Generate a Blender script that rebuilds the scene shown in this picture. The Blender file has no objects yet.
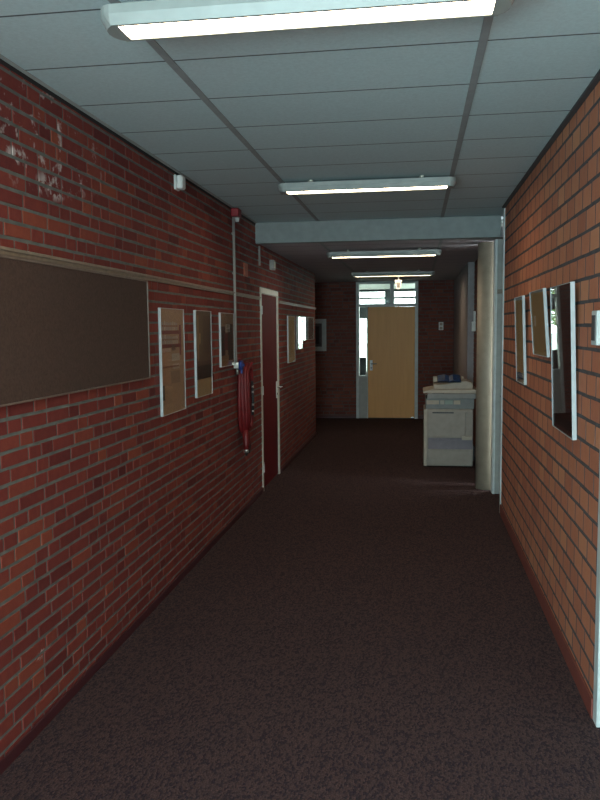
import bpy, bmesh, math, random
from mathutils import Vector, Matrix

C = bpy.context.scene.collection
rnd = random.Random(7)
XL, XR, H, HL = -1.636, 0.79, 2.828, 2.635      # wall planes, ceiling, lower ceiling
YS, YB = 7.80, 14.85                             # ceiling step, back wall
YF = -3.0                                        # wall behind the camera

# ---------------------------------------------------------------- materials
def nodes(name):
    m = bpy.data.materials.new(name); m.use_nodes = True
    nt = m.node_tree; b = nt.nodes['Principled BSDF']
    return m, nt, b

def ramp(nt, stops, interp='LINEAR'):
    r = nt.nodes.new('ShaderNodeValToRGB'); e = r.color_ramp.elements
    r.color_ramp.interpolation = interp
    while len(e) < len(stops): e.new(0.5)
    for k, (p, c) in enumerate(stops):
        e[k].position = p; e[k].color = (*c, 1)
    return r

def noise(nt, scale, detail=3, rough=.5, vec=None):
    n = nt.nodes.new('ShaderNodeTexNoise')
    n.inputs['Scale'].default_value = scale; n.inputs['Detail'].default_value = detail
    n.inputs['Roughness'].default_value = rough
    if vec is None:
        tc = nt.nodes.new('ShaderNodeTexCoord'); vec = tc.outputs['Object']
    nt.links.new(vec, n.inputs['Vector'])
    return n

def paint(name, col, rough=.5, metal=0, spec=.5, var=.08, scale=14, bump=0.0, bscale=200):
    m, nt, b = nodes(name)
    n = noise(nt, scale)
    lo = tuple(c * (1 - var) for c in col); hi = tuple(min(1, c * (1 + var)) for c in col)
    r = ramp(nt, [(.3, lo), (.7, hi)])
    nt.links.new(n.outputs['Fac'], r.inputs['Fac']); nt.links.new(r.outputs['Color'], b.inputs['Base Color'])
    b.inputs['Roughness'].default_value = rough; b.inputs['Metallic'].default_value = metal
    b.inputs['Specular IOR Level'].default_value = spec
    if bump:
        n2 = noise(nt, bscale, 2); bp = nt.nodes.new('ShaderNodeBump')
        bp.inputs['Strength'].default_value = bump; bp.inputs['Distance'].default_value = .002
        nt.links.new(n2.outputs['Fac'], bp.inputs['Height']); nt.links.new(bp.outputs['Normal'], b.inputs['Normal'])
    return m

def brick_mat(name, c0, c1, c2, marks=False):
    """fired clay: each brick's own tint comes from the 'tint' attribute, plus clay mottling"""
    m, nt, b = nodes(name)
    at = nt.nodes.new('ShaderNodeAttribute'); at.attribute_name = 'tint'
    n = noise(nt, 22, 4, .6)
    mx = nt.nodes.new('ShaderNodeMath'); mx.operation = 'MULTIPLY_ADD'
    mx.inputs[1].default_value = .5; mx.inputs[2].default_value = -.25
    nt.links.new(n.outputs['Fac'], mx.inputs[0])
    ad = nt.nodes.new('ShaderNodeMath'); ad.operation = 'ADD'
    nt.links.new(at.outputs['Fac'], ad.inputs[0]); nt.links.new(mx.outputs[0], ad.inputs[1])
    r = ramp(nt, [(.0, c0), (.5, c1), (1, c2)])
    nt.links.new(ad.outputs[0], r.inputs['Fac'])
    col = r.outputs['Color']
    if marks:   # white lime bloom on the upper bricks near the board, and a chipped spot low down
        tc = nt.nodes.new('ShaderNodeTexCoord')
        tot = None
        for (cy, cz, ry, rz, sc, th) in ((3.2, 2.60, .8, .28, 13, .585), (3.33, 2.40, .16, .07, 20, .50), (3.05, .33, .05, .025, 60, .50), (3.02, 2.47, .08, .04, 24, .47)):
            mp = nt.nodes.new('ShaderNodeMapping'); mp.vector_type = 'POINT'
            mp.inputs['Location'].default_value = (0, -cy / ry, -cz / rz)
            mp.inputs['Scale'].default_value = (0, 1 / ry, 1 / rz)
            nt.links.new(tc.outputs['Object'], mp.inputs['Vector'])
            ln = nt.nodes.new('ShaderNodeVectorMath'); ln.operation = 'LENGTH'
            nt.links.new(mp.outputs['Vector'], ln.inputs[0])
            fall = nt.nodes.new('ShaderNodeMapRange')
            fall.inputs[1].default_value = .6; fall.inputs[2].default_value = 1.0
            fall.inputs[3].default_value = 1; fall.inputs[4].default_value = 0
            nt.links.new(ln.outputs['Value'], fall.inputs[0])
            nn = noise(nt, sc, 3, .6)
            g = nt.nodes.new('ShaderNodeMapRange')
            g.inputs[1].default_value = th; g.inputs[2].default_value = th + .09
            nt.links.new(nn.outputs['Fac'], g.inputs[0])
            mu = nt.nodes.new('ShaderNodeMath'); mu.operation = 'MULTIPLY'
            nt.links.new(fall.outputs[0], mu.inputs[0]); nt.links.new(g.outputs[0], mu.inputs[1])
            if tot is None: tot = mu.outputs[0]
            else:
                x = nt.nodes.new('ShaderNodeMath'); x.operation = 'MAXIMUM'
                nt.links.new(tot, x.inputs[0]); nt.links.new(mu.outputs[0], x.inputs[1]); tot = x.outputs[0]
        k = nt.nodes.new('ShaderNodeMath'); k.operation = 'MULTIPLY'; k.inputs[1].default_value = .75
        nt.links.new(tot, k.inputs[0])
        mix = nt.nodes.new('ShaderNodeMix'); mix.data_type = 'RGBA'
        mix.inputs['B'].default_value = (.62, .6, .6, 1)
        nt.links.new(k.outputs[0], mix.inputs['Factor']); nt.links.new(col, mix.inputs['A'])
        col = mix.outputs['Result']
    nt.links.new(col, b.inputs['Base Color'])
    b.inputs['Roughness'].default_value = .75
    b.inputs['Specular IOR Level'].default_value = .3
    n2 = noise(nt, 120, 3); bp = nt.nodes.new('ShaderNodeBump')
    bp.inputs['Strength'].default_value = .5; bp.inputs['Distance'].default_value = .002
    nt.links.new(n2.outputs['Fac'], bp.inputs['Height']); nt.links.new(bp.outputs['Normal'], b.inputs['Normal'])
    return m

def ceiling_mat(name, col):
    """mineral-fibre panels: fine speckle and a dark butt joint every 0.522 m"""
    m, nt, b = nodes(name)
    tc = nt.nodes.new('ShaderNodeTexCoord')
    n = noise(nt, 60, 4, .7); n1 = noise(nt, 3, 2)
    r = ramp(nt, [(.3, tuple(c * .86 for c in col)), (.7, col)])
    nt.links.new(n.outputs['Fac'], r.inputs['Fac'])
    sp = nt.nodes.new('ShaderNodeSeparateXYZ'); nt.links.new(tc.outputs['Object'], sp.inputs[0])
    a = nt.nodes.new('ShaderNodeMath'); a.operation = 'ADD'; a.inputs[1].default_value = -3.087 + 40 * .522 + .261
    nt.links.new(sp.outputs['Y'], a.inputs[0])
    mo = nt.nodes.new('ShaderNodeMath'); mo.operation = 'MODULO'; mo.inputs[1].default_value = .522
    nt.links.new(a.outputs[0], mo.inputs[0])
    s = nt.nodes.new('ShaderNodeMath'); s.operation = 'SUBTRACT'; s.inputs[1].default_value = .261
    nt.links.new(mo.outputs[0], s.inputs[0])
    ab = nt.nodes.new('ShaderNodeMath'); ab.operation = 'ABSOLUTE'; nt.links.new(s.outputs[0], ab.inputs[0])
    lt = nt.nodes.new('ShaderNodeMapRange')
    lt.inputs[1].default_value = .004; lt.inputs[2].default_value = .007
    lt.inputs[3].default_value = 1; lt.inputs[4].default_value = 0
    nt.links.new(ab.outputs[0], lt.inputs[0])
    mix = nt.nodes.new('ShaderNodeMix'); mix.data_type = 'RGBA'
    mix.inputs['B'].default_value = (.10, .11, .12, 1)
    nt.links.new(lt.outputs[0], mix.inputs['Factor']); nt.links.new(r.outputs['Color'], mix.inputs['A'])
    nt.links.new(mix.outputs['Result'], b.inputs['Base Color'])
    b.inputs['Roughness'].default_value = .95; b.inputs['Specular IOR Level'].default_value = .1
    bp = nt.nodes.new('ShaderNodeBump'); bp.inputs['Strength'].default_value = .35; bp.inputs['Distance'].default_value = .003
    nt.links.new(n.outputs['Fac'], bp.inputs['Height']); nt.links.new(bp.outputs['Normal'], b.inputs['Normal'])
    return m

def carpet_mat(name):
    m, nt, b = nodes(name)
    tc = nt.nodes.new('ShaderNodeTexCoord')
    mp = nt.nodes.new('ShaderNodeMapping'); mp.inputs['Scale'].default_value = (1.5, .8, 1)
    mp.inputs['Rotation'].default_value = (0, 0, .35)
    nt.links.new(tc.outputs['Object'], mp.inputs['Vector'])
    v = nt.nodes.new('ShaderNodeTexVoronoi'); v.inputs['Scale'].default_value = 80
    nt.links.new(mp.outputs['Vector'], v.inputs['Vector'])
    r = ramp(nt, [(.0, (.034, .024, .036)), (.34, (.046, .032, .038)), (.48, (.080, .049, .051)), (1, (.102, .060, .058))])
    nt.links.new(v.outputs['Color'], r.inputs['Fac'])
    n = noise(nt, 160, 2)
    r2 = ramp(nt, [(.3, (.55, .55, .55)), (.7, (1.25, 1.25, 1.25))])
    nt.links.new(n.outputs['Fac'], r2.inputs['Fac'])
    mix = nt.nodes.new('ShaderNodeMix'); mix.data_type = 'RGBA'; mix.blend_type = 'MULTIPLY'
    mix.inputs['Factor'].default_value = 1
    nt.links.new(r.outputs['Color'], mix.inputs['A']); nt.links.new(r2.outputs['Color'], mix.inputs['B'])
    nt.links.new(mix.outputs['Result'], b.inputs['Base Color'])
    b.inputs['Roughness'].default_value = 1; b.inputs['Specular IOR Level'].default_value = .05
    b.inputs['Sheen Weight'].default_value = .045; b.inputs['Sheen Roughness'].default_value = .45; b.inputs['Sheen Tint'].default_value = (.85, .50, .38, 1)
    bp = nt.nodes.new('ShaderNodeBump'); bp.inputs['Strength'].default_value = .7; bp.inputs['Distance'].default_value = .004
    nt.links.new(v.outputs['Distance'], bp.inputs['Height']); nt.links.new(bp.outputs['Normal'], b.inputs['Normal'])
    return m

def wood_mat(name, c0, c1, rough=.45):
    m, nt, b = nodes(name)
    tc = nt.nodes.new('ShaderNodeTexCoord'); mp = nt.nodes.new('ShaderNodeMapping')
    mp.inputs['Scale'].default_value = (18, 18, 1.2); nt.links.new(tc.outputs['Object'], mp.inputs['Vector'])
    n = noise(nt, 1.5, 5, .6, mp.outputs['Vector'])
    r = ramp(nt, [(.3, c0), (.7, c1)])
    nt.links.new(n.outputs['Fac'], r.inputs['Fac']); nt.links.new(r.outputs['Color'], b.inputs['Base Color'])
    b.inputs['Roughness'].default_value = rough
    return m

def emit_mat(name, col, strength):
    m, nt, b = nodes(name)
    b.inputs['Base Color'].default_value = (.8, .8, .8, 1)
    b.inputs['Emission Color'].default_value = (*col, 1); b.inputs['Emission Strength'].default_value = strength
    b.inputs['Roughness'].default_value = .3
    return m

def glass_mat(name, tint=(1, 1, 1), ior=1.5):
    m, nt, b = nodes(name)
    out = nt.nodes['Material Output']; nt.nodes.remove(b)
    t = nt.nodes.new('ShaderNodeBsdfTransparent'); t.inputs['Color'].default_value = (*tint, 1)
    g = nt.nodes.new('ShaderNodeBsdfGlossy'); g.inputs['Roughness'].default_value = .015
    f = nt.nodes.new('ShaderNodeFresnel')      # thin sheet: same reflectance from both of its faces
    ge = nt.nodes.new('ShaderNodeNewGeometry'); mr = nt.nodes.new('ShaderNodeMapRange')
    mr.inputs[3].default_value = ior; mr.inputs[4].default_value = 1 / ior
    nt.links.new(ge.outputs['Backfacing'], mr.inputs[0]); nt.links.new(mr.outputs[0], f.inputs['IOR'])
    mx = nt.nodes.new('ShaderNodeMixShader')
    nt.links.new(f.outputs[0], mx.inputs[0]); nt.links.new(t.outputs[0], mx.inputs[1]); nt.links.new(g.outputs[0], mx.inputs[2])
    nt.links.new(mx.outputs[0], out.inputs['Surface'])
    return m

def print_mat(name):
    m, nt, b = nodes(name)
    at = nt.nodes.new('ShaderNodeAttribute'); at.attribute_name = 'ink'
    n = noise(nt, 60, 3)
    r = ramp(nt, [(.2, (.8, .8, .8)), (.8, (1.1, 1.1, 1.1))]); nt.links.new(n.outputs['Fac'], r.inputs['Fac'])
    mix = nt.nodes.new('ShaderNodeMix'); mix.data_type = 'RGBA'; mix.blend_type = 'MULTIPLY'; mix.inputs['Factor'].default_value = 1
    nt.links.new(at.outputs['Color'], mix.inputs['A']); nt.links.new(r.outputs['Color'], mix.inputs['B'])
    nt.links.new(mix.outputs['Result'], b.inputs['Base Color']); b.inputs['Roughness'].default_value = .6
    return m

M = dict(
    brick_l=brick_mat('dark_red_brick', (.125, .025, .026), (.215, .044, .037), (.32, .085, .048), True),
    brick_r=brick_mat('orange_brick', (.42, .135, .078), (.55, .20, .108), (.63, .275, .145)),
    brick_b=brick_mat('back_brick', (.12, .032, .025), (.18, .05, .036), (.25, .08, .05)),
    mortar_l=paint('grey_mortar', (.145, .165, .155), .95, var=.2, bump=.6, bscale=120),
    mortar_r=paint('dark_mortar', (.082, .068, .072), .95, var=.25, bump=.6, bscale=120),
    mortar_b=paint('brown_mortar', (.12, .09, .08), .95, var=.2, bump=.6),
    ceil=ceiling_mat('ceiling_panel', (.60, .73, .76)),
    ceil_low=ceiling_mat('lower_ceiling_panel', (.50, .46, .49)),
    rail=paint('ceiling_rail_grey', (.30, .32, .33), .7),
    edge_shade=paint('edge_shade_black', (.02, .02, .022), .9),  # near-black colour painted as shade along the ceiling edge
    edge=paint('edge_angle_grey', (.40, .42, .42), .7),
    edge_dark=paint('edge_angle_dark', (.07, .065, .07), .7),
    beam=paint('beam_paint', (.25, .275, .28), .6),
    carpet=carpet_mat('loop_carpet'),
    plaster=paint('grey_plaster', (.32, .295, .31), .8, bump=.2),
    cream=paint('cream_gloss', (.62, .58, .50), .4),
    white=paint('white_paint', (.78, .79, .78), .4),
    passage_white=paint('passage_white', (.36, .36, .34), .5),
    white_post=paint('white_post', (.62, .66, .66), .45),
    base_l=paint('plinth_dark_red', (.075, .018, .024), .5),
    base_r=paint('plinth_red', (.22, .055, .04), .6),
    red_door=paint('dark_red_gloss', (.12, .013, .016), .55, spec=.12),
    wood=wood_mat('blond_wood', (.68, .30, .055), (.74, .34, .066)),
    grey_panel=paint('grey_panel', (.38, .37, .35), .5),
    frame_grey=paint('frame_grey', (.50, .53, .53), .45),
    glass=glass_mat('clear_glass', ior=1.45), glass_g=glass_mat('green_glass', (.97, 1, .985)),
    alu=paint('white_aluminium_frame', (.55, .58, .60), .35),
    board=paint('brown_board_felt', (.080, .047, .036), .95, var=.2, scale=90, bump=.5, bscale=300),
    rail_wood=wood_mat('rail_wood', (.22, .18, .14), (.30, .24, .18)),
    ink=print_mat('printed_paper'),
    lamp_body=paint('lamp_housing', (.33, .36, .35), .4),
    lamp_cap=paint('lamp_cap', (.30, .32, .31), .45),
    tube=emit_mat('lit_tube_diffuser', (1, .78, .52), 21),
    reflector=paint('reflector_metal', (.75, .72, .62), .25, metal=.8),
    red_plastic=paint('red_plastic', (.24, .008, .014), .4),
    red_hose=paint('red_rubber_hose', (.15, .006, .008), .5, var=.2),
    brass=paint('dull_metal', (.45, .42, .38), .35, metal=.8),
    black=paint('black_plastic', (.02, .02, .022), .4),
    blue=paint('blue_handle', (.02, .05, .25), .4),
    blue_paper=paint('blue_print', (.012, .045, .14), .5, var=.6, scale=40),
    conduit=paint('grey_conduit', (.34, .32, .30), .45),
    orange_sign=paint('dull_orange_red', (.38, .085, .04), .5),
    chrome=paint('satin_metal', (.7, .7, .68), .25, metal=.9),
    cop=paint('copier_grey', (.31, .265, .23), .5),
    cop2=paint('copier_bluegrey', (.22, .215, .21), .5),
    cop_d=paint('copier_purple', (.20, .17, .20), .5),
    cop_w=paint('copier_cream', (.42, .355, .29), .5),
    lamp_orange=paint('button_orange', (.55, .25, .10), .5), lamp_green=paint('button_green', (.15, .3, .15), .5),
    paper=paint('white_paper', (.78, .76, .70), .7),
    chair=paint('dark_teal_fabric', (.02, .035, .04), .8),
    facade=paint('facade_grey', (.06, .085, .085), .6),
    leaf=paint('leaf_green', (.16, .25, .09), .7, var=.5, scale=3),
    bark=paint('bark', (.16, .11, .08), .9),
    grass=paint('forecourt', (.34, .37, .33), .95),
)

# ---------------------------------------------------------------- mesh builder
class MB:
    def __init__(s): s.bm = bmesh.new(); s.mats = []
    def slot(s, mat):
        if mat not in s.mats: s.mats.append(mat)
        return s.mats.index(mat)
    def add(s, b, mat=None, smooth=False):
        k = s.slot(mat) if mat else 0
        mp = {}
        for v in b.verts: mp[v] = s.bm.verts.new(v.co)
        for f in b.faces:
            try: n = s.bm.faces.new([mp[v] for v in f.verts])
            except ValueError: continue
            n.material_index = k; n.smooth = smooth or f.smooth
        b.free(); return s
    def box(s, x0, x1, y0, y1, z0, z1, mat=None, bev=0, seg=2, mtx=None):
        b = bmesh.new(); bmesh.ops.create_cube(b, size=1)
        for v in b.verts:
            v.co = Vector(((x0 + x1) / 2 + v.co.x * (x1 - x0), (y0 + y1) / 2 + v.co.y * (y1 - y0), (z0 + z1) / 2 + v.co.z * (z1 - z0)))
        if bev: bmesh.ops.bevel(b, geom=b.edges[:], offset=bev, segments=seg, affect='EDGES', profile=.5)
        if mtx: bmesh.ops.transform(b, matrix=mtx, verts=b.verts[:])
        return s.add(b, mat)
    def cyl(s, p0, p1, r0, r1=None, mat=None, n=20, caps=True):
        p0, p1 = Vector(p0), Vector(p1); r1 = r0 if r1 is None else r1
        d = (p1 - p0); b = bmesh.new()
        bmesh.ops.create_cone(b, cap_ends=caps, segments=n, radius1=r0, radius2=r1, depth=d.length)
        bmesh.ops.transform(b, matrix=Matrix.Translation((p0 + p1) / 2) @ d.to_track_quat('Z', 'Y').to_matrix().to_4x4(), verts=b.verts[:])
        for f in b.faces: f.smooth = len(f.verts) == 4
        return s.add(b, mat)
    def sphere(s, c, r, mat=None, sc=(1, 1, 1), u=16, v=10):
        b = bmesh.new(); bmesh.ops.create_uvsphere(b, u_segments=u, v_segments=v, radius=r)
        for q in b.verts: q.co = Vector((q.co.x * sc[0] + c[0], q.co.y * sc[1] + c[1], q.co.z * sc[2] + c[2]))
        return s.add(b, mat, True)
    def tube(s, pts, r, mat=None, n=10, closed=False):
        b = bmesh.new(); rings = []; N = len(pts); pts = [Vector(p) for p in pts]
        up = None
        for i, p in enumerate(pts):
            a = pts[(i - 1) % N] if (closed or i > 0) else p
            c = pts[(i + 1) % N] if (closed or i < N - 1) else p
            t = (c - a).normalized()
            if up is None: up = Vector((1, 0, 0)) if abs(t.x) < .9 else Vector((0, 0, 1))
            x = t.cross(up).normalized(); y = x.cross(t).normalized(); up = y
            rings.append([b.verts.new(p + r * (math.cos(k * 2 * math.pi / n) * x + math.sin(k * 2 * math.pi / n) * y)) for k in range(n)])
        for i in range(N if closed else N - 1):
            A, B = rings[i], rings[(i + 1) % N]
            for k in range(n): b.faces.new((A[k], A[(k + 1) % n], B[(k + 1) % n], B[k]))
        if not closed: b.faces.new(rings[0][::-1]); b.faces.new(rings[-1])
        bmesh.ops.recalc_face_normals(b, faces=b.faces[:])
        return s.add(b, mat, True)
    def prism(s, poly, axis, a0, a1, mat=None, bev=0):
        """poly of 2-D points extruded along axis 'x','y' or 'z'"""
        b = bmesh.new()
        def P(u, v, a): return {'x': (a, u, v), 'y': (u, a, v), 'z': (u, v, a)}[axis]
        A = [b.verts.new(P(u, v, a0)) for u, v in poly]; B = [b.verts.new(P(u, v, a1)) for u, v in poly]
        b.faces.new(A); b.faces.new(B[::-1]); n = len(poly)
        for k in range(n): b.faces.new((A[k], B[k], B[(k + 1) % n], A[(k + 1) % n]))
        bmesh.ops.recalc_face_normals(b, faces=b.faces[:])
        if bev: bmesh.ops.bevel(b, geom=b.edges[:], offset=bev, segments=2, affect='EDGES', profile=.5)
        return s.add(b, mat)
    def build(s, name, mat=None, parent=None, loc=None):
        me = bpy.data.meshes.new(name)
        for q in (s.mats or [mat]): me.materials.append(q)
        s.bm.to_mesh(me); s.bm.free()
        o = bpy.data.objects.new(name, me); C.objects.link(o)
        if parent: o.parent = parent
        if loc: o.location = loc
        return o

def tag(o, label=None, cat=None, group=None, kind=None):
    if label: o['label'] = label
    if cat: o['category'] = cat
    if group: o['group'] = group
    if kind: o['kind'] = kind
    return o
def thing(name, label, cat, loc, group=None, rot=(0, 0, 0), kind=None):
    o = bpy.data.objects.new(name, None); C.objects.link(o)
    o.location = loc; o.rotation_euler = rot; o.empty_display_size = .1
    return tag(o, label, cat, group, kind)
def struct(o, label, cat): return tag(o, label, cat, None, 'structure')

# ---------------------------------------------------------------- brick walls
def brick_wall(name, axis, plane, face, u0, u1, z0, z1, thick, holes, course, joint, vjoint, bond, mb_mat, br_mat, proud, label, seed):
    """one wall mesh: a mortar core with real bricks standing a few mm proud of it.
    axis 'x': wall in the plane x=plane, u is y; axis 'y': wall in the plane y=plane, u is x. face = +1/-1 direction it faces"""
    r = random.Random(seed); mb = MB(); bm = mb.bm; tl = bm.faces.layers.float.new('tint')
    mi, bi = mb.slot(mb_mat), mb.slot(br_mat)
    def P(u, z, d): return (plane + face * d, u, z) if axis == 'x' else (u, plane + face * d, z)
    us = sorted({u0, u1, *[h[0] for h in holes], *[h[1] for h in holes]}); zs = sorted({z0, z1, *[h[2] for h in holes], *[h[3] for h in holes]})
    us = [u for u in us if u0 <= u <= u1]; zs = [z for z in zs if z0 <= z <= z1]
    for a, b in zip(us, us[1:]):
        for c, d in zip(zs, zs[1:]):
            if any(h[0] <= a and b <= h[1] and h[2] <= c and d <= h[3] for h in holes): continue
            x = P(a, c, 0); y = P(b, d, -thick)
            mb.box(min(x[0], y[0]), max(x[0], y[0]), min(x[1], y[1]), max(x[1], y[1]), c, d, mb_mat)
    def one(a, b, c, d):
        if b - a < .012 or d - c < .012: return
        p = proud * r.uniform(.75, 1.15); e = .0015; tint = min(1, max(0, r.gauss(.45, .17)))
        J = lambda: r.uniform(-.0016, .0016)
        qs = [(u + J(), z + J()) for u, z in ((a, c), (b, c), (b, d), (a, d))]
        o = [bm.verts.new(P(u, z, 0)) for u, z in qs]
        f = [bm.verts.new(P(u + su * e, z + sz * e, p)) for (u, z), (su, sz) in zip(qs, ((1, 1), (-1, 1), (-1, -1), (1, -1)))]
        for vs in [f] + [[o[k], o[(k + 1) % 4], f[(k + 1) % 4], f[k]] for k in range(4)]:
            q = bm.faces.new(vs); q.material_index = mi if (bond != 'wild' and vs is not f) else bi; q[tl] = tint
    z = z0 + joint / 2; row = 0
    while z < z1:
        zt = min(z + course - joint, z1)
        u = u0 - (r.uniform(0, .22) if bond == 'wild' else (.095 if row % 2 else 0) + r.uniform(-.008, .008))
        run = 0
        while u < u1:
            if bond == 'wild':
                L = .10 if (run >= 2 or r.random() < .3) else .21
                run = 0 if L < .2 else run + 1
            else: L = .19 - vjoint
            a, b = max(u, u0), min(u + L, u1)
            segs = [(a, b, z, zt)]
            for h in holes:
                nx = []
                for (p, q, c, d) in segs:
                    if q <= h[0] or p >= h[1] or d <= h[2] or c >= h[3]: nx.append((p, q, c, d)); continue
                    if p < h[0]: nx.append((p, h[0] - .002, c, d))
                    if q > h[1]: nx.append((h[1] + .002, q, c, d))
                    if d > h[3] and p >= h[0] - .2: nx.append((max(p, h[0]), min(q, h[1]), h[3] + .002, d))
                segs = nx
            for sg in segs: one(*sg)
            u += L + vjoint
        z += course; row += 1
    bmesh.ops.recalc_face_normals(bm, faces=bm.faces[:])
    return struct(mb.build(name), label, 'wall')

DL = (7.985, 9.06, 0, 2.19)             # red door opening in the left wall
DR = (2.43, 3.43, 0, 2.19)             # door at the right edge
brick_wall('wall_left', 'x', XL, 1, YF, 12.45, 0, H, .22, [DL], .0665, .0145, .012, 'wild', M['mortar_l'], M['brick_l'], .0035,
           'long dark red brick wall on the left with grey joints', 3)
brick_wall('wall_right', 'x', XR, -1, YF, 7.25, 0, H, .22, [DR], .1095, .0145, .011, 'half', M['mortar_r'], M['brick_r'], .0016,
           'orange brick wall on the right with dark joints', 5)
brick_wall('wall_right', 'x', XR, -1, 8.66, 10.9, 0, HL, .22, [], .0665, .0145, .012, 'wild', M['mortar_b'], M['brick_b'], .005,
           'short red brick wall strip between the column and the grey plaster', 6)
DB = (-1.151, .03, 0, 2.635)            # glazed door opening in the back wall
brick_wall('wall_back', 'y', YB, -1, -3.4, .70, 0, HL, .2, [DB], .0665, .0145, .012, 'wild', M['mortar_b'], M['brick_b'], .005,
           'dark brick wall at the far end of the corridor', 8)
mb = MB(); mb.box(.70, .92, 10.9, YB + .2, 0, HL)
struct(mb.build('wall_right', M['plaster']), 'grey plaster wall behind the copier at the far right', 'wall')
mb = MB(); mb.box(XL - .22, -3.4, 12.23, 12.45, 0, HL); mb.box(-3.6, -3.4, 12.23, YB + .2, 0, HL)
struct(mb.build('wall_side', M['plaster']), 'hidden wall of the side bay beyond the left brick wall', 'wall')
mb = MB()                                # wall behind the camera, with a wide window opening
mb.box(XL - .22, XR + .22, YF - .2, YF, 0, .55); mb.box(XL - .22, XR + .22, YF - .2, YF, 2.45, H)
mb.box(XL - .22, XL + .1, YF - .2, YF, .55, 2.45); mb.box(XR - .25, XR + .22, YF - .2, YF, .55, 2.45)
struct(mb.build('wall_front', M['plaster']), 'plaster wall with a window behind the viewer', 'wall')

# side passage on the right, behind the white corner post
mb = MB(); mb.box(XR, 2.0, 8.16, 8.28, 0, H); mb.box(XR + .22, 2.0, 7.13, 7.25, 0, H); mb.box(2.0, 2.12, 7.13, 8.28, 0, H)
struct(mb.build('wall_passage', M['white_post']), 'white wall of the side passage behind the corner post', 'wall')
mb = MB(); mb.box(XR - .012, XR + .23, 7.252, 7.30, 0, H - .012, bev=.004)
struct(mb.build('trim_post', M['white_post']), 'narrow white corner post ending the orange brick wall', 'trim')

# ---------------------------------------------------------------- floor and ceilings
mb = MB(); mb.box(-3.6, 2.2, YF - .2, 20.2, -.12, 0)
struct(mb.build('floor', M['carpet']), 'dark brown loop-pile carpet floor of the corridor', 'floor')
mb = MB(); mb.box(XL - .22, 2.12, YF - .2, YS + .02, H, H + .1)
ce = mb.build('ceiling', M['ceil']); struct(ce, 'pale grey panelled ceiling over the near corridor', 'ceiling')
for x in (-.985, .245):
    mb = MB(); mb.box(x - .016, x + .016, YF, YS - .002, H - .005, H + .001); mb.build('grid_rail', M['rail'], ce)
mb = MB(); mb.box(XL, XL + .028, YF, YS - .002, H - .004, H + .001); mb.build('edge_angle', M['edge'], ce)
mb = MB(); mb.box(XR - .03, XR, YF, 7.25, H - .012, H + .001); mb.build('edge_angle', M['edge_dark'], ce)
mb = MB(); mb.box(XL, XL + .007, YF, YS - .002, H - .022, H - .004); mb.build('edge_shade_strip', M['edge_shade'], ce)  # solid black strip, stands in for the shade where wall meets ceiling
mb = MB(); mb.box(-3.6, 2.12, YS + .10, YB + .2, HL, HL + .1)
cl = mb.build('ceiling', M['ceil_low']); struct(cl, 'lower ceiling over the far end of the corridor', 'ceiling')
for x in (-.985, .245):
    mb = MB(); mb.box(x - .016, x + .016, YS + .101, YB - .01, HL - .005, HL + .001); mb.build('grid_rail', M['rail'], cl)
mb = MB(); mb.box(XL, XR + .02, YS, YS + .10, HL - .015, H, bev=.004)
struct(mb.build('ceiling_beam', M['beam']), 'pale blue-grey beam where the ceiling steps down', 'beam')
mb = MB(); mb.box(XR + .02, 2.0, 8.10, 8.16, H, H + .1); mb.box(XR - .0, 2.12, YS + .02, 8.30, H, H + .1)
struct(mb.build('ceiling', M['ceil']), 'ceiling strip above the side passage', 'ceiling')
# skirtings
mb = MB(); mb.box(XL + .006, XL + .016, YF, 7.98, 0, .05, bev=.002); mb.box(XL + .006, XL + .016, 9.065, 12.45, 0, .05, bev=.002)
struct(mb.build('baseboard_left', M['base_l']), 'low dark red skirting along the left brick wall', 'baseboard')
mb = MB(); mb.box(XR - .013, XR - .003, 3.435, 7.25, 0, .095, bev=.003); mb.box(XR - .013, XR - .003, YF, 2.445, 0, .095, bev=.003)
struct(mb.build('baseboard_right', M['base_r']), 'red skirting along the orange brick wall', 'baseboard')
mb = MB(); mb.box(-3.4, -1.16, YB - .016, YB - .006, 0, .05); mb.box(.04, .70, YB - .016, YB - .006, 0, .05)
struct(mb.build('baseboard_back', M['base_l']), 'dark skirting along the far brick wall', 'baseboard')
# picture rail on the left wall
for a, b, lb in ((YF, 7.95, 'thin brown picture rail running above the notice board and pictures'), (9.09, 12.45, 'thin brown picture rail on the left wall beyond the red door')):
    mb = MB(); mb.box(XL + .004, XL + .026, a, b, 2.07, 2.085, bev=.003); mb.box(XL + .004, XL + .016, a, b, 2.055, 2.07)
    struct(mb.build('trim_rail', M['rail_wood']), lb, 'trim')

# round column beside the passage
mb = MB(); mb.cyl((.765, 8.45, 0), (.765, 8.45, HL), .125, n=40)
struct(mb.build('column', paint('column_paint', (.36, .295, .23), .5)), 'round cream column standing right of the copier', 'column')

# ---------------------------------------------------------------- doors
def door_handle(parent, mtx, plate=True):
    mb = MB()
    if plate: mb.box(-.026, .026, 0, .010, -.1, .1, M['white'], bev=.003, mtx=mtx)
    h = mb.build('door_handle', M['chrome'], parent)
    l = MB(); l.cyl(mtx @ Vector((0, .005, .03)), mtx @ Vector((0, .05, .03)), .009, mat=M['chrome'], n=12)
    l.cyl(mtx @ Vector((0, .047, .03)), mtx @ Vector((-.11, .047, .03)), .009, mat=M['chrome'], n=12)
    l.build('lever', None, h)
    k = MB(); k.cyl(mtx @ Vector((0, .006, -.05)), mtx @ Vector((0, .014, -.05)), .012, mat=M['black'], n=12); k.build('keyhole', None, h)
    return h

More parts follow.
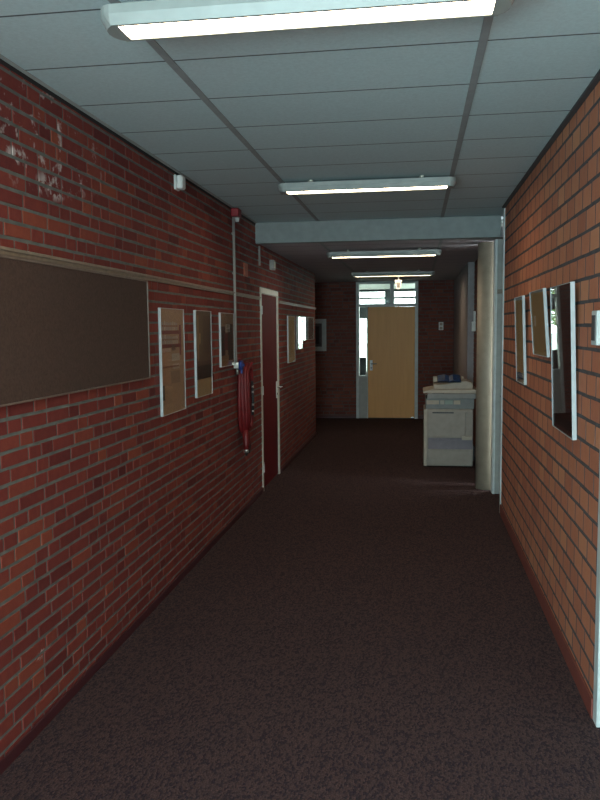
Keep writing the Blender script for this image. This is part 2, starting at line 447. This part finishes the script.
# red door in the left wall
d = thing('door_1', 'dark red door with a cream frame in the left brick wall', 'door', (XL, 8.52, 0), kind='structure')
y0, y1 = DL[0] - 8.52, DL[1] - 8.52
mb = MB(); mb.box(-.12, .012, y0, y0 + .055, 0, 2.19, bev=.004); mb.build('jamb', M['cream'], d)
mb = MB(); mb.box(-.12, .008, y1 - .055, y1, 0, 2.19, bev=.004); mb.build('jamb', M['cream'], d)
mb = MB(); mb.box(-.12, .010, y0 + .055, y1 - .055, 2.13, 2.19, bev=.004); mb.build('head', M['cream'], d)
mb = MB(); mb.box(-.05, -.008, y0 + .06, y1 - .06, .012, 2.125, bev=.003); mb.build('leaf', M['red_door'], d)
mb = MB(); mb.box(-.12, -.05, y0 + .055, y1 - .055, 0, .012); mb.build('threshold', M['black'], d)
for z in (1.95, 1.09, .25):
    mb = MB(); mb.cyl((.006, y0 + .058, z - .045), (.006, y0 + .058, z + .045), .009, n=12); mb.box(.0115, .020, y0 + .022, y0 + .058, z - .045, z + .045, bev=.002); mb.box(-.0075, -.002, y0 + .06, y0 + .15, z - .045, z + .045)
    mb.build('hinge', M['white_post'], d)
door_handle(d, Matrix.Translation((-.008, y1 - .12, 1.03)) @ Matrix.Rotation(-math.pi / 2, 4, 'Z'))

# door at the right edge of the view
d = thing('door_2', 'white door frame at the right edge, ending the orange bricks', 'door', (XR, 2.95, 0), kind='structure')
y0, y1 = DR[0] - 2.95, DR[1] - 2.95
for a, b in ((y0, y0 + .07), (y1 - .07, y1)):
    mb = MB(); mb.box(-.006, .12, a, b, 0, 2.19, bev=.002); mb.build('jamb', M['white_post'], d)
mb = MB(); mb.box(-.006, .12, y0 + .07, y1 - .07, 2.12, 2.19, bev=.004); mb.build('head', M['white_post'], d)
mb = MB(); mb.box(.03, .07, y0 + .073, y1 - .073, .01, 2.117, bev=.003); mb.build('leaf', M['white'], d)
mb = MB(); mb.box(.07, .12, y0 + .07, y1 - .07, 0, .01); mb.build('threshold', M['black'], d)
door_handle(d, Matrix.Translation((.03, y0 + .15, 1.03)) @ Matrix.Rotation(math.pi / 2, 4, 'Z'))

# white door in the side passage
d = thing('door_3', 'white door with a panel above, behind the corner post', 'door', (1.27, 8.16, 0), kind='structure')
mb = MB(); mb.box(-.475, -.455, -.03, 0, 0, 2.80, bev=.004); mb.build('jamb', M['white_post'], d)
mb = MB(); mb.box(.45, .49, -.03, 0, 0, 2.80, bev=.004); mb.build('jamb', M['white_post'], d)
mb = MB(); mb.box(-.455, .45, -.12, 0, 2.085, 2.125, bev=.004); mb.build('transom_bar', M['rail_wood'], d)
mb = MB(); mb.box(-.455, .45, -.022, 0, .01, 2.09, bev=.003); mb.build('leaf', M['passage_white'], d)
mb = MB(); mb.box(-.455, .45, -.015, 0, 2.125, 2.80, bev=.003); mb.build('upper_panel', M['passage_white'], d)
mb = MB(); mb.cyl((-.40, -.022, 1.03), (-.40, -.07, 1.03), .01, n=12); mb.cyl((-.40, -.065, 1.03), (-.31, -.065, 1.03), .009, n=12); mb.build('door_handle', M['black'], d)

# glazed door set at the far end
d = thing('door_4', 'blond wood door with glazed side strip and toplight at the corridor end', 'door', (0, YB, 0), kind='structure')
F = M['frame_grey']
def fr(name, x0, x1, z0, z1, mat=F, ya=-.03, yb=.07, bev=.004):
    mb = MB(); mb.box(x0, x1, ya, yb, z0, z1, bev=bev); return mb.build(name, mat, d)
fr('jamb', -1.152, -1.095, 0, 2.63, yb=.19); fr('jamb', -.030, .031, 0, 2.63, yb=.19)
fr('head', -1.095, -.028, 2.585, 2.63); fr('transom_bar', -1.095, -.028, 2.15, 2.205)
fr('mullion', -.945, -.925, 0, 2.15); fr('mullion', -.50, -.43, 2.205, 2.585)
fr('side_panel', -1.095, -.945, 0, .80, M['grey_panel'], 0, .05); fr('sill_bar', -1.095, -.945, .80, .83)
fr('side_pane', -1.095, -.945, .83, 2.15, M['glass_g'], .02, .026, 0)
fr('toplight_pane', -1.095, -.50, 2.205, 2.585, M['glass_g'], .02, .026, 0); fr('toplight_pane', -.43, -.028, 2.205, 2.585, M['glass_g'], .02, .026, 0)
fr('leaf', -.924, -.030, .012, 2.147, M['wood'], -.012, .03)
fr('threshold', -.925, -.028, 0, .012, M['black'], 0, .05)
door_handle(d, Matrix.Translation((-.862, -.012, 1.03)) @ Matrix.Rotation(math.pi, 4, 'Z'))
mb = MB(); mb.box(-.10, -.05, -.024, -.012, .012, .035); mb.build('door_stop', M['chrome'], d)

# ---------------------------------------------------------------- ceiling lights
def ceiling_light(loc, label, first=[None]):
    if first[0] is not None:
        src = first[0]; r = src.copy(); C.objects.link(r); r.location = loc; r['label'] = label
        for ch in list(src.children):
            c = ch.copy(); C.objects.link(c); c.parent = r
            for g in ch.children:
                e = g.copy(); C.objects.link(e); e.parent = c
        return r
    t = thing('ceiling_light', label, 'ceiling light', loc, 'fluorescent ceiling lights along the corridor')
    L, w, h = .645, .080, .060
    # housing: a shallow tray with sloping sides, open below for the reflector and tube
    mb = MB()
    prof = [(-w, 0), (-w * 1.0, -.028), (-w * .86, -h), (-w * .70, -h), (-w * .60, -.018), (w * .60, -.018), (w * .70, -h), (w * .86, -h), (w, -.028), (w, 0)]
    mb.prism([(u, v) for u, v in prof], 'x', -L + .05, L - .05, bev=0); mb.build('housing', M['lamp_body'], t)
    for sx in (-1, 1):
        pts = []
        for k in range(9):
            a = math.pi * k / 8
            pts.append((sx * (L - .052 + .052 * math.sin(a)), -w * math.cos(a)))
        mb = MB(); b = bmesh.new()
        top = [b.verts.new((x, y, 0)) for x, y in pts]; mid = [b.verts.new((x, y, -.028)) for x, y in pts]
        low = [b.verts.new((x - sx * .018, y * .86, -h)) for x, y in pts]
        for A, B in ((top, mid), (mid, low)):
            for k in range(8): b.faces.new((A[k], A[k + 1], B[k + 1], B[k]))
            b.faces.new((A[8], A[0], B[0], B[8]))
        b.faces.new(low); b.faces.new(top)
        bmesh.ops.recalc_face_normals(b, faces=b.faces[:]); mb.add(b); mb.build('end_cap', M['lamp_cap'], t)
    mb = MB(); mb.box(-L + .06, L - .06, -w * .58, w * .58, -.030, -.020); rf = mb.build('reflector', M['reflector'], t)
    for k in range(24):                  # louvre blades across the tube
        x = -L + .085 + k * (2 * L - .17) / 23
        mb = MB(); mb.box(x - .0012, x + .0012, -w * .60, w * .60, -.036, -.030); mb.build('louvre_blade', M['reflector'], rf)
    mb = MB(); mb.box(-L + .062, L - .062, -w * .60, w * .60, -.054, -.037, bev=.006); mb.build('lit_diffuser', M['tube'], t)
    for x in (-.40, .40):                # short hangers up to the ceiling
        mb = MB(); mb.cyl((x, 0, -.002), (x, 0, .085), .016, n=14); mb.build('hanger', M['cream'], t)
    first[0] = t
    return t
for loc, lb in (((-.352, 2.44, H - .072), 'nearest ceiling strip light, large at the top of the photo'),
                ((-.365, 5.66, H - .03), 'second ceiling strip light, just before the ceiling beam'),
                ((-.372, 8.78, HL - .03), 'third ceiling strip light, just beyond the ceiling beam'),
                ((-.37, 12.1, HL - .03), 'farthest ceiling strip light, above the blond wood door')):
    ceiling_light(loc, lb)

# ---------------------------------------------------------------- pictures
def art(mb_w, mb_h, rects, bg):
    """flat printed sheet in local (u, v); each coloured patch is part of the print"""
    mb = MB(); bm = mb.bm; cl_ = bm.faces.layers.float_color.new('ink')
    for k, (u0, v0, u1, v1, c) in enumerate([(0, 0, 1, 1, bg)] + rects):
        d = .0001 * min(k, 12)
        vs = [bm.verts.new(((u - .5) * mb_w, -d, v * mb_h)) for u, v in ((u0, v0), (u1, v0), (u1, v1), (u0, v1))]
        f = bm.faces.new(vs); f[cl_] = (*[min(.95, q * 1.15) for q in c], 1)
    return mb
def picture(label, loc, rotz, w, h, rects, bg, depth=.019, border=.004, lean=0, group=None, mat=0, cat='picture', frame='alu'):
    """local: x along the wall, -y towards the viewer, z up; origin at bottom centre of the back"""
    t = thing('framed_picture', label, cat, loc, group, (lean, 0, rotz))
    t.rotation_mode = 'XYZ'
    t.rotation_euler = (Matrix.Rotation(rotz, 3, 'Z') @ Matrix.Rotation(lean, 3, 'X')).to_euler()
    mb = MB(); b = border
    for x0, x1, z0, z1 in ((-w/2, -w/2 + b, 0, h), (w/2 - b, w/2, 0, h), (-w/2 + b, w/2 - b, 0, b), (-w/2 + b, w/2 - b, h - b, h)):
        mb.box(x0, x1, -depth, 0, z0, z1, bev=.0015)
    mb.build('frame', M[frame], t)
    mb = MB(); mb.box(-w/2 + b, w/2 - b, -depth + .0085, -.002, b, h - b); mb.build('backing', M['board'], t)
    a = art(w - 2 * b, h - 2 * b, rects, bg)
    for v in a.bm.verts: v.co.y += -depth + .008; v.co.z += b
    a.build('print', M['ink'], t)
    mb = MB(); mb.box(-w/2 + b, w/2 - b, -depth + .002, -depth + .004, b, h - b); mb.build('glass_pane', M['glass'], t)
    return t
RZL = math.pi / 2        # picture on the left wall: local -y -> +x ; local +x -> +y
RZR = -math.pi / 2       # picture on the right wall: local -y -> -x ; local +x -> -y
tan, brown, dark, pale, wine = (.52, .36, .24), (.22, .14, .10), (.05, .035, .03), (.55, .52, .45), (.25, .05, .05)
r = random.Random(11)
shelf = []
for z in (.795, .665):
    shelf += [(.06, z - .035, .80, z, wine)]
    shelf += [(.07 + k * .085, z, .07 + k * .085 + .06, z + r.uniform(.07, .09), r.choice([pale, (.6, .55, .5), (.45, .42, .40)])) for k in range(8)]
    shelf += [(.07 + k * .085, z + .035, .07 + k * .085 + .06, z + .05, (.3, .1, .08)) for k in range(8)]
shelf += [(.0, .28, .36, .60, (.55, .33, .20)), (.0, .59, .40, .625, (.70, .52, .42)), (.45, .50, .80, .57, pale), (.48, .42, .78, .47, (.6, .5, .42)),
          (.02, .44, .75, .455, (.4, .14, .1)), (.40, .28, .80, .40, (.36, .25, .17)), (.0, .14, .12, .28, dark), (.80, .55, .88, .85, wine), (.45, .60, .62, .66, brown)]
P1 = picture('tall framed picture of shelves with jars, right of the brown board', (XL + .004, 4.98, 1.192), RZL, .50, .70, shelf, (.48, .33, .21))
P2 = picture('framed picture with a dark band above a beige foot, middle of three', (XL + .004, 5.737, 1.240), RZL, .44, .654,
        [(.0, .38, 1, 1, (.20, .15, .10)), (.10, .45, .22, .95, (.36, .27, .16)), (.24, .62, .32, .74, (.55, .4, .2)), (.5, .5, .95, .95, (.16, .11, .08)), (0, .20, 1, .40, dark), (0, .36, 1, .41, (.16, .10, .08)), (.15, .42, .2, .70, (.42, .32, .2))],
        (.52, .40, .23))
P3 = picture('small framed picture of dark figures, left of the red fire hose', (XL + .004, 6.49, 1.432), RZL, .475, .458,
        [(0, .85, 1, 1, (.32, .22, .15)), (.05, .2, .35, .75, dark), (.3, .3, .6, .62, (.16, .05, .05)), (.55, .1, .95, .8, (.05, .045, .035)), (.6, .7, .72, .82, (.3, .2, .14)), (.1, .0, .6, .2, (.35, .22, .12))], (.34, .24, .16))
picture('narrow framed picture on the left wall just beyond the red door', (XL + .004, 9.95, 1.31), RZL, .55, .605,
        [(0.1, .1, .9, .9, (.30, .24, .18)), (.3, .2, .7, .7, (.22, .16, .12))], (.42, .36, .28))
picture('framed picture with a bright reflection, between two others beyond the red door', (XL + .004, 10.67, 1.465), RZL, .50, .45,
        [(.1, .1, .9, .9, (.10, .09, .08))], (.16, .14, .12))
picture('wide framed picture on the left wall nearest its far corner', (XL + .004, 11.565, 1.58), RZL, 1.15, .338,
        [(.05, .1, .95, .9, (.14, .11, .10))], (.22, .19, .17))
picture('white-framed dark picture on the far brick wall, left of the door', (-2.03, YB - .006, 1.31), 0, .60, .62, [(.12, .12, .88, .88, (.035, .02, .03))], (.10, .09, .10), border=.085, frame='frame_grey')
picture('framed picture on the orange wall farthest along, by the white post', (XR - .004, 5.895, 1.33), RZR, .44, .64,
        [(.06, .10, .94, .94, (.12, .085, .045)), (.06, .0, .94, .10, (.35, .33, .26)), (.06, .04, .94, .06, (.1, .08, .06)), (.4, .3, .8, .8, (.16, .12, .06))], (.2, .17, .1), depth=.020, lean=.038)
picture('tilted framed picture on the orange wall, middle of three', (XR - .004, 5.0, 1.566), RZR, .55, .41,
        [(.05, .05, .95, .95, (.20, .14, .08)), (.15, .45, .28, .62, (.55, .6, .6)), (.4, .2, .8, .6, (.14, .09, .05))], (.3, .24, .16), depth=.020, lean=.075)
picture('tallest framed picture on the orange wall, nearest of the three', (XR - .004, 4.20, 1.187), RZR, .57, .778,
        [(.03, .03, .97, .97, (.07, .022, .018)), (.03, .03, .97, .10, (.03, .012, .012)), (.35, .1, .65, .95, (.09, .028, .02)), (.03, .90, .97, .97, (.12, .06, .05))], (.14, .05, .04), depth=.022, lean=.034)

# notice board
t = thing('notice_board', 'large empty brown notice board under the rail on the left', 'notice board', (XL + .006, 3.50, 1.455))
mb = MB(); mb.box(0, .016, -.99, .99, .008, .585); mb.build('felt_panel', M['board'], t)
mb = MB(); mb.box(0, .022, -1.0, 1.0, .585, .597, bev=.002); mb.box(0, .022, -1.0, 1.0, 0, .008, bev=.002); mb.box(0, .022, .99, 1.0, .008, .585, bev=.002); mb.box(0, .022, -1.0, -.99, .008, .585, bev=.002)
mb.build('frame', wood_mat('board_frame_wood', (.16, .12, .10), (.22, .17, .14)), t)

# ---------------------------------------------------------------- fire hose, pipe, alarm and small wall fittings
t = thing('fire_hose', 'red fire hose hung in long loops beside the dark red door', 'fire hose', (XL + .003, 6.95, .585))
for k in range(6):
    x = .028 + k * .014; w = .118 - .006 * (k % 3); zc, hh = .54, .33 - .02 * (k % 2) - .006 * k
    pts = []
    for i in range(44):
        a = 2 * math.pi * i / 44
        s_, c_ = math.sin(a), math.cos(a)
        yy = w * math.copysign(abs(c_) ** .8, c_) * (.85 + .15 * s_) + .012 * (k % 2)
        pts.append((x + .004 * math.sin(3 * a + k), yy, zc + hh * math.copysign(abs(s_) ** .9, s_)))
    mb = MB(); mb.tube(pts, .021, closed=True); mb.build('hose_loop', M['red_hose'], t)
mb = MB(); mb.tube([(.06, -.02, .24), (.065, -.03, .16), (.07, -.035, .10), (.07, -.035, .05)], .03); mb.tube([(.05, .05, .25), (.06, .05, .16), (.07, .045, .08)], .03)
mb.build('hose_tail', M['red_hose'], t)
mb = MB(); mb.cyl((.07, -.035, .06), (.07, -.035, .02), .024, mat=M['brass']); mb.cyl((.07, -.035, .02), (.07, -.035, -.01), .016, .010, mat=M['black'])
mb.cyl((.07, .045, .09), (.075, .04, .0), .028, .014, mat=M['black']); mb.build('nozzle', None, t)
mb = MB()
for z in (.40, .46, .52, .58, .63): mb.cyl((.110, .05, z), (.132, .055, z), .014, mat=M['brass'] if z != .52 else M['black'], n=12)
mb.tube([(.118, .05, .36), (.122, .055, .5), (.118, .05, .68)], .012, M['black']); mb.build('coupling_strap', None, t)
mb = MB(); mb.box(0, .008, -.06, .06, .72, .90, bev=.002); mb.tube([(.005, 0, .86), (.07, 0, .83), (.115, 0, .825), (.13, 0, .86)], .012); mb.build('wall_hook', M['red_plastic'], t)

t = thing('water_pipe', 'thin pale pipe running from the ceiling down to a blue valve', 'pipe', (XL + .003, 6.780, 0))
mb = MB(); mb.cyl((.018, 0, 1.45), (.018, 0, 2.743), .012, n=14); mb.build('pipe', M['conduit'], t)
for z in (1.75, 2.25, 2.6):
    mb = MB(); mb.box(0, .02, -.018, .018, z - .008, z + .008); mb.build('pipe_clip', M['conduit'], t)
mb = MB(); mb.box(.0, .05, -.024, .024, 1.395, 1.455, bev=.006); mb.cyl((.03, 0, 1.34), (.03, 0, 1.40), .014, n=12); mb.build('valve_body', M['brass'], t)
mb = MB(); mb.cyl((.05, 0, 1.425), (.08, 0, 1.425), .044, n=20); mb.sphere((.082, 0, 1.425), .018); mb.box(.06, .08, -.012, .012, 1.35, 1.425, bev=.004); mb.build('valve_handle', M['blue'], t)

t = thing('alarm_sounder', 'red alarm box under the ceiling at the top of the pipe', 'alarm', (XL + .003, 6.80, 2.745))
mb = MB(); mb.box(0, .075, -.06, .06, 0, .075, bev=.012, seg=3); mb.build('casing', M['red_plastic'], t)
mb = MB(); mb.cyl((.04, .03, 0), (.04, .03, -.035), .022, .016, n=16); mb.build('white_lens', M['white'], t)

t = thing('motion_detector', 'white rounded detector high on the left wall below the ceiling', 'detector', (XL + .003, 5.17, 2.70))
mb = MB(); mb.box(0, .018, -.045, .045, 0, .10, bev=.008); mb.build('base_plate', M['white'], t)
mb = MB(); mb.box(.018, .062, -.042, .042, .004, .098, bev=.016, seg=4); mb.build('dome', M['white'], t)

t = thing('call_sign', 'small orange-red plate on the left wall above the rail', 'sign', (XL + .003, 7.30, 2.255))
mb = MB(); mb.box(0, .012, -.075, .075, 0, .125, bev=.003); mb.build('plate', M['orange_sign'], t)
mb = MB(); mb.box(.012, .014, -.05, .05, .02, .045); mb.box(.012, .014, -.05, .05, .07, .10); mb.build('raised_bars', M['orange_sign'], t)

t = thing('junction_box', 'small pale box on the left wall above the red door', 'box', (XL + .003, 8.60, 2.41))
mb = MB(); mb.box(0, .05, -.06, .06, 0, .11, bev=.008, seg=3); mb.build('casing', M['conduit'], t)
mb = MB(); mb.box(.05, .054, -.045, .045, .02, .09, bev=.002); mb.build('cover', M['cream'], t)

mb = MB(); mb.cyl((0, 0, 0), (0, 0, .20), .011, n=12); mb.box(-.015, .006, -.014, .014, .05, .062); mb.box(-.015, .006, -.014, .014, .15, .162)
tag(mb.build('conduit', M['conduit'], None, (XL + .017, 7.93, 2.41)), 'short pale conduit on the left wall just under the beam', 'conduit')

def switch_plate(name, label, loc, rz, w, h, cat='switch'):
    t = thing(name, label, cat, loc, None, (0, 0, rz))
    mb = MB(); mb.box(-w/2, w/2, -.012, 0, 0, h, bev=.004); mb.build('plate', M['white'], t)
    n = max(1, round(h / .07))
    for k in range(n):
        mb = MB(); z = (k + .5) * h / n; mb.box(-w * .32, w * .32, -.019, -.012, z - h / n * .34, z + h / n * .34, bev=.003); mb.build('rocker', M['cop_w'], t)
    return t
switch_plate('light_switch', 'white double switch plate on the far brick wall, right of the door', (.46, YB - .006, 1.695), 0, .085, .15)
t = thing('thermostat', 'white box on the brick strip just left of the round column', 'thermostat', (XR - .004, 10.62, 1.69))
mb = MB(); mb.box(-.05, 0, -.05, .05, 0, .13, bev=.006); mb.build('casing', M['white'], t)
mb = MB(); mb.box(-.028, 0, -.04, .04, .13, .27, bev=.004); mb.build('cable_cover', M['white_post'], t)
t = thing('wall_box', 'narrow pale box on the orange wall at the photo\'s right edge', 'box', (XR - .004, 3.51, 1.665))
mb = MB(); mb.box(-.022, 0, -.05, .05, 0, .15, bev=.004); mb.build('casing', M['white_post'], t)
mb = MB(); mb.box(-.026, -.022, -.03, .03, .02, .13, bev=.001); mb.build('faceplate', M['edge_dark'], t)

t = thing('ceiling_sensor', 'small white tapering sensor hung from the ceiling in front of the toplight', 'sensor', (-.285, 12.26, 2.345))
mb = MB(); mb.prism([(-.058, .15), (.058, .15), (.036, .02), (.018, 0), (-.018, 0), (-.036, .02)], 'y', -.03, .03, bev=.006); mb.build('casing', M['white'], t)
mb = MB(); mb.prism([(-.034, .11), (.034, .11), (.018, .035), (-.018, .035)], 'y', -.034, -.028); mb.build('lens', M['cop2'], t)
mb = MB(); mb.cyl((0, 0, .14), (0, 0, .292), .012, n=12); mb.build('stem', M['white'], t)

# ---------------------------------------------------------------- photocopier
t = thing('photocopier', 'pale grey photocopier standing beside the round column', 'photocopier', (.400, 9.62, 0))
def cp(name, x0, x1, y0, y1, z0, z1, mat, bev=.006, parent=None):
    mb = MB(); mb.box(x0, x1, y0, y1, z0, z1, bev=bev); return mb.build(name, mat, parent or t)
cp('cabinet', -.305, .30, .012, .60, .018, .735, M['cop'], .012)
cp('lower_drawer', -.25, .295, 0, .012, .03, .225, M['cop'], .003)
b = cp('drawer_band', -.25, .295, .004, .014, .235, .375, M['cop_d'], .003)
cp('grip', -.20, .10, -.006, .004, .345, .365, M['cop_d'], .003, b)
b = cp('front_cover', -.255, .20, -.006, .012, .385, .715, M['cop'], .004)
cp('cover_grip', -.20, .06, -.010, -.006, .685, .70, M['black'], .002, b)
cp('side_cover', .205, .295, -.002, .012, .385, .715, M['cop'], .004)
cp('counter_box', .16, .285, -.03, -.004, .355, .405, M['cop_w'], .004)
cp('side_post', -.305, -.262, -.008, .012, .02, .735, M['cop_w'], .004)
cp('engine', -.285, .31, .02, .58, .735, .87, M['cop2'], .008)
for x0, x1, m in ((-.27, -.12, 'lamp_orange'), (-.105, -.055, 'cop_w'), (-.045, .05, 'lamp_green'), (.06, .14, 'lamp_orange'), (.16, .28, 'cop2')):  # row of small blocks in different tints across the engine front
    cp('tinted_block', x0, x1, .012, .020, .795, .845, {'lamp_orange': paint('block_tan', (.50, .38, .28), .5), 'lamp_green': paint('block_green', (.30, .34, .28), .5)}.get(m, M[m]), .002)
b = cp('control_panel', -.265, .335, -.045, .03, .868, .935, M['cop2'], .008)
for k in range(7): cp('button', -.02 + k * .03, .0 + k * .03, -.02, .01, .934, .940, M['cop_w'] if k % 3 else M['lamp_green'], .002, b)
cp('display', -.20, -.06, -.03, .015, .934, .938, M['black'], .001, b)
mb = MB(); mb.prism([(-.315, .935), (.345, .935), (.345, .985), (-.20, .985), (-.315, .962)], 'y', -.03, .57, bev=.006); mb.build('platen_lid', M['cop_w'], t)
mb = MB(); mb.prism([(-.185, .985), (.295, .985), (.290, 1.06), (.20, 1.085), (.12, 1.075), (-.06, 1.04), (-.14, 1.035), (-.185, 1.05)], 'y', .06, .50, bev=.005); mb.build('document_feeder', M['cop_w'], t)
cp('feeder_tray', -.185, .20, .38, .52, 1.05, 1.115, M['cop_w'], .005)
for x in (-.26, .25):
    for y in (.08, .53):
        mb = MB(); mb.cyl((x - .015, y, .02), (x + .015, y, .02), .02, n=16); mb.box(x - .02, x + .02, y - .015, y + .015, .03, .045)
        mb.build('caster', M['black'], t)
cp('power_cord_box', .30, .325, .1, .3, .08, .26, M['black'], .004)
t2 = thing('booklet', 'blue printed booklet lying open on top of the photocopier', 'booklet', (.405, 9.72, 1.092), None, (.32, 0, 0))
for s_ in (-1, 1):
    mb = MB(); mb.prism([(0, .012), (s_ * .05, .030), (s_ * .13, .018), (s_ * .14, .012), (s_ * .13, .010), (s_ * .05, .018), (0, .004)], 'y', -.08, .12); mb.build('page', M['blue_paper'], t2)
mb = MB(); mb.box(-.145, .145, -.085, .125, 0, .005); mb.build('cover', M['black'], t2)

# ---------------------------------------------------------------- beyond the end door
mb = MB()
for x in (-3.5, 2.1): mb.box(x - .1, x + .1, YB + .2, 20.2, 0, 2.72)
struct(mb.build('wall_room', M['white']), 'white side walls of the room behind the glazed door', 'wall')
mb = MB(); mb.box(-3.6, 2.2, YB + .2, 20.2, 2.72, 2.82)
struct(mb.build('ceiling', M['white']), 'white ceiling of the room behind the glazed door', 'ceiling')
t = thing('window_1', 'grey framed window wall seen through the toplight', 'window', (0, 19.8, 0), kind='structure')
for x0, x1 in ((-3.4, -3.3), (-2.2, -2.1), (-.80, -.56), (.55, .65), (1.9, 2.0)):
    mb = MB(); mb.box(x0, x1, -.08, .08, 0, 2.72, bev=.006); mb.build('mullion', M['facade'], t)
for z0, z1 in ((0, .62), (2.48, 2.53), (2.66, 2.72)):
    mb = MB(); mb.box(-3.4, 2.0, -.05, .05, z0, z1, bev=.005); mb.build('rail', M['facade'], t)
for x0, x1 in ((-3.3, -2.2), (-2.1, -.80), (-.56, .55), (.65, 1.9)):
    mb = MB(); mb.box(x0, x1, -.004, .004, .62, 2.48); mb.build('pane', M['glass_g'], t)
mb = MB(); mb.box(-2.1, -.80, -.03, .03, 1.98, 2.36, bev=.004); mb.build('spandrel_panel', M['facade'], t)
t = thing('office_chair', 'dark office chair seen through the narrow side glass of the door', 'chair', (-1.27, 16.3, 0))
mb = MB(); mb.box(-.23, .23, -.22, .22, .44, .51, bev=.03, seg=3); mb.build('seat', M['chair'], t)
mb = MB(); mb.box(-.21, .21, .17, .23, .60, 1.12, bev=.03, seg=3); mb.build('backrest', M['chair'], t)
mb = MB(); mb.box(-.03, .03, .20, .25, .46, .70, bev=.01); mb.build('back_bar', M['black'], t)
mb = MB(); mb.cyl((0, 0, .10), (0, 0, .45), .03); mb.build('gas_post', M['black'], t)
for k in range(5):
    a = 2 * math.pi * k / 5; p = (.28 * math.cos(a), .28 * math.sin(a))
    mb = MB(); mb.cyl((0, 0, .11), (p[0], p[1], .075), .02, .014, n=10); f_ = mb.build('foot', M['black'], t)
    mb = MB(); mb.cyl((p[0] - .012, p[1], .027), (p[0] + .012, p[1], .027), .026, n=14); mb.build('caster', M['black'], f_)
mb = MB(); mb.box(-40, 40, 20.4, 90, -.25, -.05)
struct(mb.build('ground', M['grass']), 'pale forecourt outside the far window', 'ground')
t = thing('tree', 'green leafy tree outside, seen through the door glass', 'tree', (-4.9, 33, -.05))
mb = MB(); mb.cyl((0, 0, 0), (.1, 0, 3.0), .16, .10); mb.cyl((.1, 0, 2.6), (.8, .2, 4.0), .07, .04); mb.cyl((.1, 0, 2.6), (-.6, -.1, 4.1), .07, .04); mb.build('trunk', M['bark'], t)
r = random.Random(4); mb = MB(); bm = mb.bm
for k in range(2600):
    v = Vector((r.gauss(0, 1), r.gauss(0, 1), r.gauss(0, 1))).normalized() * (r.random() ** .4)
    p = Vector((v.x * 1.9, v.y * 1.9, 3.3 + v.z * 2.0)); q = Matrix.Rotation(r.uniform(0, 6.28), 3, 'Z') @ Matrix.Rotation(r.uniform(0, 3.14), 3, 'X'); s_ = r.uniform(.10, .2)
    bm.faces.new([bm.verts.new(p + q @ Vector(c)) for c in ((-s_, 0, 0), (0, -s_ * .5, .02), (s_, 0, 0), (0, s_ * .5, .02))])
mb.build('crown', M['leaf'], t)

# window behind the viewer
t = thing('window_2', 'window behind the viewer', 'window', ((XL + XR) / 2, YF - .1, .55), kind='structure')
for x0, x1 in ((-1.10, -1.04), (-.14, -.08), (.90, .96)):
    mb = MB(); mb.box(x0, x1, -.04, .04, 0, 1.9); mb.build('frame_bar', M['white'], t)

# ---------------------------------------------------------------- light
W = bpy.data.worlds.new('overcast_sky'); bpy.context.scene.world = W; W.use_nodes = True
bg = W.node_tree.nodes['Background']; bg.inputs['Color'].default_value = (.88, 1.0, .97, 1); bg.inputs['Strength'].default_value = 10
def area(name, loc, target, sx, sy, power, col):
    L = bpy.data.lights.new(name, 'AREA'); L.shape = 'RECTANGLE'; L.size = sx; L.size_y = sy; L.energy = power; L.color = col
    o = bpy.data.objects.new(name, L); C.objects.link(o); o.location = loc
    o.rotation_euler = (Vector(target) - Vector(loc)).to_track_quat('-Z', 'Y').to_euler()
    o['kind'] = 'helper'; return o
area('window_daylight', (-.6, YF + .02, 1.25), (-.35, 4, 2.2), 1.6, 1.5, 170, (.60, .95, 1.0))
area('added_side_fill', (XL + .03, -1.4, 1.55), (XL + 4, -1.4, 1.9), 1.9, 1.4, 290, (.60, .95, 1.0))  # added fill lamp against the left wall, no window opening there

# ---------------------------------------------------------------- camera (766.6 px focal length on a 600 x 800 frame)
yaw, pitch, roll = .1511, .0929, -.0101
fw = Vector((-math.sin(yaw) * math.cos(pitch), math.cos(yaw) * math.cos(pitch), -math.sin(pitch)))
rt = Vector((math.cos(yaw), math.sin(yaw), 0)); up = rt.cross(fw)
r2 = rt * math.cos(roll) + up * math.sin(roll); u2 = -rt * math.sin(roll) + up * math.cos(roll)
cam = bpy.data.cameras.new('camera'); cam.sensor_fit = 'VERTICAL'; cam.sensor_height = 36; cam.lens = 766.6 / 800 * 36
co = bpy.data.objects.new('camera', cam); C.objects.link(co)
co.matrix_world = Matrix(((r2.x, u2.x, -fw.x, 0), (r2.y, u2.y, -fw.y, 0), (r2.z, u2.z, -fw.z, 1.75), (0, 0, 0, 1)))
S = bpy.context.scene; S.camera = co
S.view_settings.view_transform = 'Standard'; S.view_settings.look = 'None'; S.view_settings.exposure = 0; S.view_settings.gamma = 1
S.view_settings.use_curve_mapping = False
S.cycles.use_denoising = True; S.cycles.max_bounces = 10; S.cycles.diffuse_bounces = 5; S.cycles.transparent_max_bounces = 16
S.cycles.sample_clamp_indirect = 4
